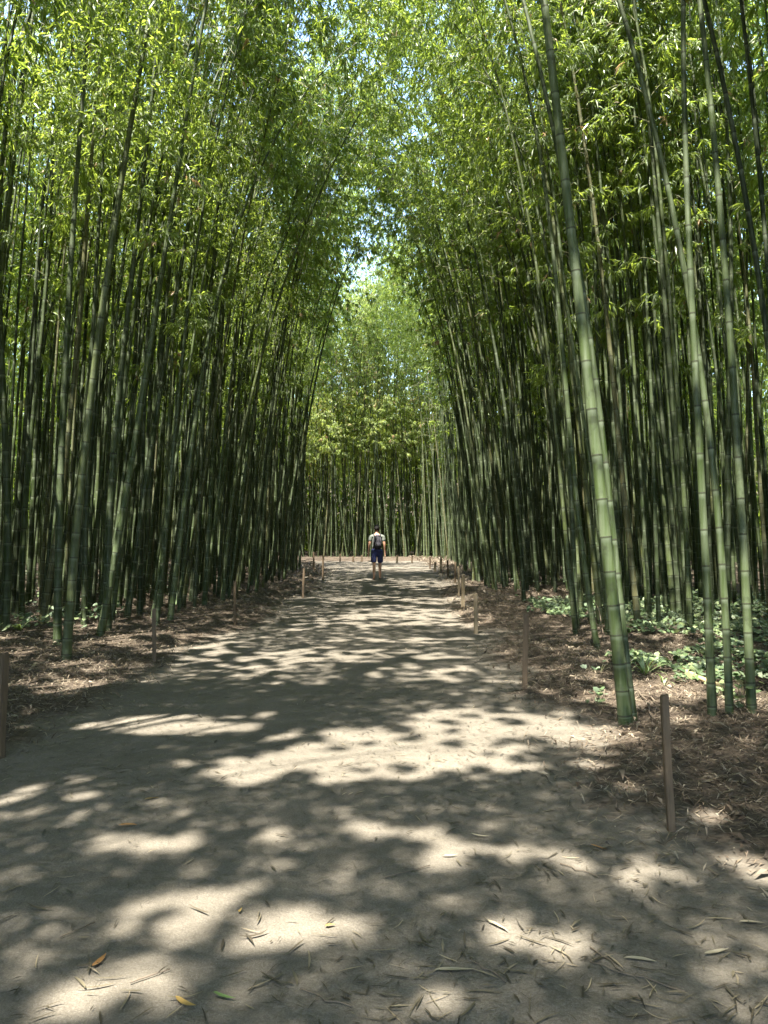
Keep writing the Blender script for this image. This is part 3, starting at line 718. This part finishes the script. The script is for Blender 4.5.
# ------------------------------------------------------------------ plants, sticks
def strap_plant(px, py, n, L, W, label, cat='plant', spread=1.0, seed=0):
    g = ground_at(px, py); r = random.Random(seed); V, idx = [], []
    for k in range(n):
        a = r.uniform(0, 6.28); l = L * r.uniform(.6, 1.1); el = r.uniform(.5, 1.25); seg = 6; st = len(V)
        px_, pz = .01, 0.0
        for j in range(seg + 1):
            t = j / seg; w = W * .5 * (1 - t ** 2.2) * (.6 + .8 * t if t < .5 else 1)
            th = el - spread * 1.3 * t * t
            if j: px_ += math.cos(th) * l / seg; pz += math.sin(th) * l / seg
            c, s_ = math.cos(a), math.sin(a)
            for q_ in (-1, 1): V.append((px_ * c - q_ * w * s_, px_ * s_ + q_ * w * c, pz))
        for j in range(seg):
            b_ = st + j * 2; idx += [b_, b_ + 1, b_ + 3, b_ + 2]
    root = link('strap_plant', np_mesh('strap_plant', V, 4, idx, {'rnd': [r.random() for _ in V]}, True), STRAP, loc=(g[0], g[1], float(ground_h(g[0], g[1]))))
    return tag(root, label, cat)
strap_plant(645, 682, 16, .42, .024, 'yellow green tuft of strap leaves between the thickest culm and the front trio', seed=3)
strap_plant(664, 692, 8, .26, .018, 'small pale tuft of strap leaves just above the front right stake', seed=4)
strap_plant(176, 610, 18, .55, .035, 'green ferny clump at the foot of the sunlit culms at left', seed=5)
strap_plant(20, 640, 9, .3, .045, 'small bright weed between the culms at the left frame edge', seed=6)
def weed(px, py, n, h, label, seed):
    g = ground_at(px, py); r = np.random.default_rng(seed); x, y = g[:2]
    root = empty('weed', (x, y, float(ground_h(x, y)))); tag(root, label, 'weed')
    o = np.stack([r.normal(0, .07, n), r.normal(0, .07, n), r.uniform(.02, h, n)], -1); a_ = r.uniform(0, 6.28, n)
    up_ = unit(np.stack([r.normal(0, .4, n), r.normal(-.2, .4, n), np.ones(n)], -1)); d_ = unit(np.cross(up_, np.stack([np.cos(a_), np.sin(a_), 0 * a_], -1))); w_ = np.cross(d_, up_)
    sz_ = r.uniform(.03, .055, n)
    V = o[:, None] + sz_[:, None, None] * (shape[None, :, 0:1] * d_[:, None] + shape[None, :, 1:2] * w_[:, None])
    link('leaves', np_mesh('leaves', V.reshape(-1, 3), 8, np.arange(n * 8), {'rnd': np.repeat(r.random(n), 8)}), IVY, root)
    bp = np.stack([np.stack([np.array([0, 0, 0]) + (q_ - 0) * t for t in np.linspace(0, 1, 4)]) for q_ in o])
    V, q = branch_tubes(bp, .002); link('stems', np_mesh('stems', V, 4, q), TWIG, root)
weed(597, 708, 14, .16, 'low dark weed on bare litter just left of the thickest culm', 1)
weed(600, 680, 9, .14, 'few leaved weed on litter behind the low dark weed', 2)
weed(742, 716, 30, .3, 'leafy weed around the foot of the rightmost front culm', 3)
weed(722, 705, 22, .25, 'leafy weed behind the front trio of culms at right', 4)
def tube_mesh(name, pts, r0, r1, sides=6):
    P = np.array(pts, float); bp = P[None]
    T = unit(np.gradient(P, axis=0)); A = unit(np.cross(T, np.array([.1, .2, 1.0]))); B = np.cross(T, A)
    a = np.arange(sides) / sides * 2 * math.pi; rr = np.linspace(r0, r1, len(P))[:, None, None]
    V = P[:, None] + rr * (np.cos(a)[None, :, None] * A[:, None] + np.sin(a)[None, :, None] * B[:, None])
    i = np.arange(len(P) * sides).reshape(len(P), sides)
    q = np.stack([i[:-1], np.roll(i[:-1], -1, 1), np.roll(i[1:], -1, 1), i[1:]], -1)
    me = np_mesh(name, V.reshape(-1, 3), 4, q, smooth=True)
    bm = bmesh.new(); bm.from_mesh(me); bmesh.ops.contextual_create
    bmesh.ops.holes_fill(bm, edges=bm.edges[:]); bm.to_mesh(me); bm.free(); return me
def lying(name, a, b, r0, mat, label, cat, lift=.03, sag=0, group=None, n=7, wob=.02):
    g0, g1 = ground_at(*a), ground_at(*b); P = []
    for t in np.linspace(0, 1, n):
        x, y = g0[:2] * (1 - t) + g1[:2] * t
        j = random.gauss(0, wob) if 0 < t < 1 else 0
        P.append((x + j, y + j, max(float(ground_h(x, y)), .004) + lift + sag * 4 * t * (1 - t)))
    c = np.mean(P, axis=0); c[2] = min(p[2] for p in P)
    o = link(name, tube_mesh(name, np.array(P) - c, r0, r0 * .7), mat, loc=tuple(c)); return tag(o, label, cat, group)
lying('fallen_culm', (683, 682), (722, 699), .03, TAN, 'tan dead culm piece lying on litter between thickest culm and front trio', 'dead culm', .05, wob=0)
lying('dead_stick', (632, 700), (668, 720), .009, DEADSTICK, 'thin dead stick slanting down beside the foot of the thickest culm', 'stick', .03)
lying('dead_stick', (640, 705), (655, 728), .008, DEADSTICK, 'short dead stick below the slanting stick by the thickest culm', 'stick', .03)
lying('dead_stick', (590, 618), (606, 655), .006, DEADSTICK, 'arching bare twig left of the thickest culm', 'stick', .02, .35)
lying('dead_stick', (735, 745), (766, 765), .006, DEADSTICK, 'pale thin stick on the litter right of the front right stake', 'stick', .03)
for k, (a, b, lab) in enumerate([
    ((685, 995), (590, 965), 'long dark curved twig on the sand at the lower right'), ((130, 986), (170, 972), 'dark thick twig on the lower left sand'),
    ((352, 1010), (300, 992), 'thin dark twig at the bottom centre'), ((590, 950), (640, 985), 'forked dark twig near the pale leaf at lower right'),
    ((560, 866), (600, 880), 'short dark twig right of the sunlit band'), ((60, 940), (95, 925), 'short dark twig at the left, in the shade'),
    ((505, 985), (470, 960), 'short dark twig beside the long straw coloured leaf'), ((385, 880), (430, 868), 'dark twig lying crosswise mid path')]):
    lying('twig', a, b, .003, DEADSTICK, lab, 'twig', .008, n=8, wob=.006)
# litter heaps on the right bank: clumps of upturned straw are part of the litter; the stakes stand along both edges
def stake_mesh(h, w, seed, round_=False):
    r = random.Random(seed); bm = bmesh.new()
    if round_:
        bmesh.ops.create_cone(bm, cap_ends=True, segments=14, radius1=w * .52, radius2=w * .48, depth=h + .15)
    else:
        bmesh.ops.create_cube(bm, size=1); bmesh.ops.scale(bm, vec=(w, w * .8, h + .15), verts=bm.verts)
        bmesh.ops.bevel(bm, geom=bm.edges[:], offset=w * .1, segments=2, affect='EDGES')
    bmesh.ops.translate(bm, vec=(0, 0, (h - .15) / 2), verts=bm.verts)
    bmesh.ops.subdivide_edges(bm, edges=[e for e in bm.edges if abs(e.verts[0].co.z - e.verts[1].co.z) > h * .5], cuts=6)
    for v in bm.verts:
        k = (v.co.z / h); v.co.x += math.sin(k * 5 + seed) * w * .05 + r.gauss(0, w * .012); v.co.y += math.cos(k * 4 + seed) * w * .05
        if v.co.z > h * .98: v.co.z += v.co.x * .25
    me = bm_mesh('stake', bm, False); return me
G_ST = 'wooden stakes along the path edges'
for k, (px, pb, pt, w, mat, rd, lab) in enumerate([
    (671, 832, 697, 8.5, STAKE, False, 'front right brown stake standing in the litter, largest on that side'),
    (0, 758, 655, 11, STAKE, False, 'brown stake cut by the left frame edge'),
    (525, 690, 614, 6, STAKE, False, 'brown stake at right edge in shade with a dark culm right behind'),
    (476, 634, 594, 4, STAKE_SUNLIT, False, 'pale sunlit stake on the right edge, nearer of the pale pair'),
    (463, 611, 575, 3.6, STAKE_SUNLIT, False, 'pale sunlit stake on the right edge, farther and taller of the pair'),
    (154, 664, 609, 4.4, STAKE, False, 'brown stake on the left edge below the sunlit culms'),
    (235, 628, 582, 3.2, STAKE, False, 'thin brown stake on the left edge before the shaded bank'),
    (303, 598, 568, 2.4, STAKE, False, 'thin dark stake on the left edge before the bend'),
    (323, 580, 556, 2.2, STAKE, False, 'dark stake at the left bend, taller of the far pair'),
    (314, 572, 552, 1.8, STAKE, False, 'dark stake at the left bend, shorter of the far pair'),
    (459, 597, 566, 2.4, STAKE_SUNLIT, False, 'thin stake just behind the pale stake pair'),
    (455, 584, 562, 2.0, STAKE, False, 'thin brown stake on the right far edge, nearest of the far row'),
    (448, 578, 560, 1.8, STAKE, False, 'second small stake of the far right row'),
    (441, 573, 556, 2.6, STAKE_SUNLIT, False, 'stout pale stake in the far right row'),
    (435, 572, 562, 2.4, STAKE_SUNLIT, False, 'short stump like stake in the far right row'),
    (430, 569, 557, 1.6, STAKE, False, 'small stake at the inner end of the far right row'),
    (362, 562, 555, 2.0, STAKE, False, 'short stake behind the walker on the left'),
    (353, 562, 556, 2.0, STAKE, False, 'short stake at the path end, left of the walker'),
    (340, 562, 554, 1.6, STAKE, False, 'short stake farther left of the walker at the path end'),
    (397, 563, 555, 2.2, STAKE_SUNLIT, False, 'short sunlit stake just right of the walker'),
    (412, 563, 556, 1.8, STAKE, False, 'short dark stake at the path end, right of the walker')]):
    g = ground_at(px, pb); d = g[1]; hh = (pb - pt) * d / F; ww = max(w * .85 * d / F, .024)
    z = max(float(ground_h(g[0], g[1])), .004)
    o = link('stake', stake_mesh(hh - z, ww, k + 2, rd), mat, loc=(g[0], g[1], z)); o.rotation_euler = (R(random.gauss(0, 1.2)), R(random.gauss(0, 1.2)), random.uniform(-.5, .5))
    tag(o, lab, 'stake', G_ST)

# ------------------------------------------------------------------ the walker, seen from behind
def skin_obj(name, verts, edges, radii, mat, parent, root=0, sub=2):
    me = bpy.data.meshes.new(name); me.from_pydata(verts, edges, []); o = link(name, me, mat, parent)
    md = o.modifiers.new('skin', 'SKIN'); md.use_smooth_shade = True
    sv = me.skin_vertices[0].data
    for i, rd in enumerate(radii):
        sv[i].radius = rd if isinstance(rd, tuple) else (rd, rd); sv[i].use_root = (i == root)
    s = o.modifiers.new('sub', 'SUBSURF'); s.levels = sub; s.render_levels = sub
    return o
gp = ground_at(377, 579.5)
person = empty('person', (gp[0], gp[1], .006), R(4))
tag(person, 'walker seen from behind in pale t-shirt and blue shorts on the far path', 'person')
V, E, RAD = [], [], []
def vtx(p, r, parent=None):
    V.append(p); RAD.append(r)
    if parent is not None: E.append((parent, len(V) - 1))
    return len(V) - 1
pel = vtx((0, 0, .93), (.125, .085)); bel = vtx((0, .01, 1.08), (.12, .085), pel); che = vtx((0, .02, 1.27), (.155, .11), bel)
shd = vtx((0, .01, 1.40), (.12, .075), che); nk = vtx((0, .02, 1.49), .052, shd); jw = vtx((.0, .045, 1.56), (.062, .07), nk); hd = vtx((0, .04, 1.645), (.078, .095), jw); ht = vtx((0, .03, 1.715), (.06, .075), hd)
for sx in (-1, 1):
    hip = vtx((sx * .095, 0, .86), .092, pel); kn = vtx((sx * .10, .09 if sx > 0 else -.04, .48), .056, hip)
    cf = vtx((sx * .10, .07 if sx > 0 else -.13, .33), .054, kn)
    an = vtx((sx * .105, .10 if sx > 0 else -.20, .09), .036, cf); he = vtx((sx * .105, .10 if sx > 0 else -.19, .04), .036, an); to = vtx((sx * .125, .27 if sx > 0 else -.03, .03), .032, he)
    sh = vtx((sx * .19, .01, 1.39), .058, shd); el = vtx((sx * .245, -.02, 1.12), .042, sh); wr = vtx((sx * .265, .05, .88), .028, el)
    pm = vtx((sx * .268, .07, .80), (.02, .036), wr)
    for f_, (dy, ln) in enumerate(((-.03, .075), (-.01, .09), (.012, .085), (.032, .065))):
        k1 = vtx((sx * .268, .07 + dy, .755), .0095, pm); k2 = vtx((sx * .262, .072 + dy, .755 - ln * .5), .009, k1); vtx((sx * .25, .078 + dy, .755 - ln), .008, k2)
    t1 = vtx((sx * .255, .105, .835), .010, wr); vtx((sx * .245, .13, .79), .009, t1)
body = skin_obj('body', V, E, RAD, SKIN, person)
# face on the far side: eyes, nose, mouth and ears
bm = bmesh.new()
def ell(c, s, seg=10):
    m = bmesh.ops.create_uvsphere(bm, u_segments=seg, v_segments=8, radius=1)
    bmesh.ops.scale(bm, vec=s, verts=m['verts']); bmesh.ops.translate(bm, vec=c, verts=m['verts'])
ell((0, .145, 1.615), (.016, .022, .028))
link('nose', bm_mesh('nose', bm, True), SKIN, person)
for sx in (-1, 1):
    bm = bmesh.new(); ell((sx * .078, .035, 1.615), (.012, .022, .034)); link('ear', bm_mesh('ear', bm, True), SKIN, person)
    bm = bmesh.new(); ell((sx * .032, .122, 1.64), (.013, .01, .009)); link('eye', bm_mesh('eye', bm, True), HAIR, person)
bm = bmesh.new(); ell((0, .118, 1.572), (.026, .01, .006)); link('mouth', bm_mesh('mouth', bm, True), PACK, person)
# hair
bm = bmesh.new(); m = bmesh.ops.create_icosphere(bm, subdivisions=4, radius=1)
for v in bm.verts:
    c = v.co.copy(); n_ = .06 * math.sin(c.x * 9 + c.z * 7) * math.sin(c.y * 8 + 2)
    v.co = Vector((c.x * .094, c.y * .112, c.z * .105)) * (1 + n_)
    if c.y > .25 and c.z < .45: v.co = Vector((v.co.x * .8, v.co.y * .5, max(v.co.z, .03)))
bmesh.ops.translate(bm, vec=(0, .03, 1.665), verts=bm.verts)
link('hair', bm_mesh('hair', bm, True), HAIR, person)
skin_obj('t_shirt', [(0, .0, .93), (0, .01, 1.12), (0, .02, 1.28), (0, .01, 1.405), (0, .015, 1.45), (-.195, .01, 1.39), (-.232, -.008, 1.21), (.195, .01, 1.39), (.232, -.008, 1.21)],
         [(0, 1), (1, 2), (2, 3), (3, 4), (3, 5), (5, 6), (3, 7), (7, 8)], [(.185, .14), (.165, .122), (.172, .125), (.135, .09), .07, .075, .07, .075, .07], SHIRT, person, 2)
skin_obj('shorts', [(0, 0, 1.03), (0, 0, .92), (-.10, 0, .84), (-.108, -.02, .60), (-.108, -.03, .53), (.10, .01, .84), (.108, .05, .60), (.108, .07, .53)],
         [(0, 1), (1, 2), (2, 3), (3, 4), (1, 5), (5, 6), (6, 7)], [(.185, .14), (.185, .14), .118, .102, .104, .115, .102, .104], SHORTS, person, 1)
for sx in (-1, 1):
    y0 = .11 if sx > 0 else -.18
    skin_obj('shoe', [(sx * .105, y0 - .02, .045), (sx * .112, y0 + .07, .04), (sx * .125, y0 + .17, .03)], [(0, 1), (1, 2)], [(.046, .045), (.05, .04), (.045, .028)], SHOE, person)
# backpack: worn, so a thing of its own
pk = empty('backpack', (gp[0], gp[1], .006), R(4)); tag(pk, 'dark backpack worn by the walker with a pale grip patch on top', 'backpack')
def rbox(c, s, bev):
    bm = bmesh.new(); bmesh.ops.create_cube(bm, size=1); bmesh.ops.scale(bm, vec=s, verts=bm.verts)
    for v in bm.verts:
        if v.co.z > 0: v.co.x *= .8
    bmesh.ops.bevel(bm, geom=bm.edges[:], offset=bev, segments=4, affect='EDGES'); bmesh.ops.translate(bm, vec=c, verts=bm.verts); return bm
link('bag', bm_mesh('bag', rbox((0, -.19, 1.19), (.29, .15, .44), .05), True), PACK, pk)
link('front_pocket', bm_mesh('front_pocket', rbox((0, -.275, 1.10), (.22, .06, .22), .025), True), PACK, pk)
link('top_patch', bm_mesh('top_patch', rbox((0, -.17, 1.425), (.15, .09, .05), .018), True), PACK_TRIM, pk)
for sx in (-1, 1):
    P = [(sx * .085, -.12, 1.36), (sx * .10, -.06, 1.455), (sx * .11, .03, 1.475), (sx * .12, .11, 1.42), (sx * .125, .15, 1.30), (sx * .13, .10, 1.10), (sx * .125, -.10, 1.03)]
    link('strap', tube_mesh('strap', P, .02, .016, 8), PACK, pk)

# ------------------------------------------------------------------ light, camera, render settings
sc = bpy.context.scene
w = bpy.data.worlds.new('World'); sc.world = w; w.use_nodes = True; nt = w.node_tree; nt.nodes.clear()
sky = nt.nodes.new('ShaderNodeTexSky'); sky.sky_type = 'NISHITA'; sky.sun_disc = False; sky.sun_elevation = SUN_EL; sky.sun_rotation = SUN_AZ
bg = nt.nodes.new('ShaderNodeBackground'); bg.inputs[1].default_value = .15
nt.links.new(sky.outputs[0], bg.inputs[0]); o = nt.nodes.new('ShaderNodeOutputWorld'); nt.links.new(bg.outputs[0], o.inputs[0])
L = bpy.data.lights.new('sun', 'SUN'); L.energy = 4.3; L.angle = R(.53); L.color = (1, .94, .85)
lo = bpy.data.objects.new('sun', L); C.objects.link(lo); lo.location = tuple(SUN * 60)
lo.rotation_euler = Vector(tuple(-SUN)).to_track_quat('-Z', 'Y').to_euler()
cam = bpy.data.cameras.new('camera'); co = bpy.data.objects.new('camera', cam); C.objects.link(co); sc.camera = co
cam.sensor_fit = 'VERTICAL'; cam.sensor_height = 24; cam.lens = 24 * F / 1024; cam.clip_end = 2000; cam.clip_start = .05
co.location = (0, 0, HC); co.rotation_euler = (math.pi / 2 + PITCH, 0, 0)
sc.view_settings.view_transform = 'Standard'; sc.view_settings.look = 'None'; sc.view_settings.exposure = 3.0; sc.view_settings.gamma = 1; sc.view_settings.use_curve_mapping = False
cy = sc.cycles; cy.max_bounces = 8; cy.diffuse_bounces = 5; cy.transmission_bounces = 6; cy.glossy_bounces = 2; cy.transparent_max_bounces = 2
cy.use_denoising = True; cy.sample_clamp_indirect = 6; cy.caustics_reflective = False; cy.caustics_refractive = False
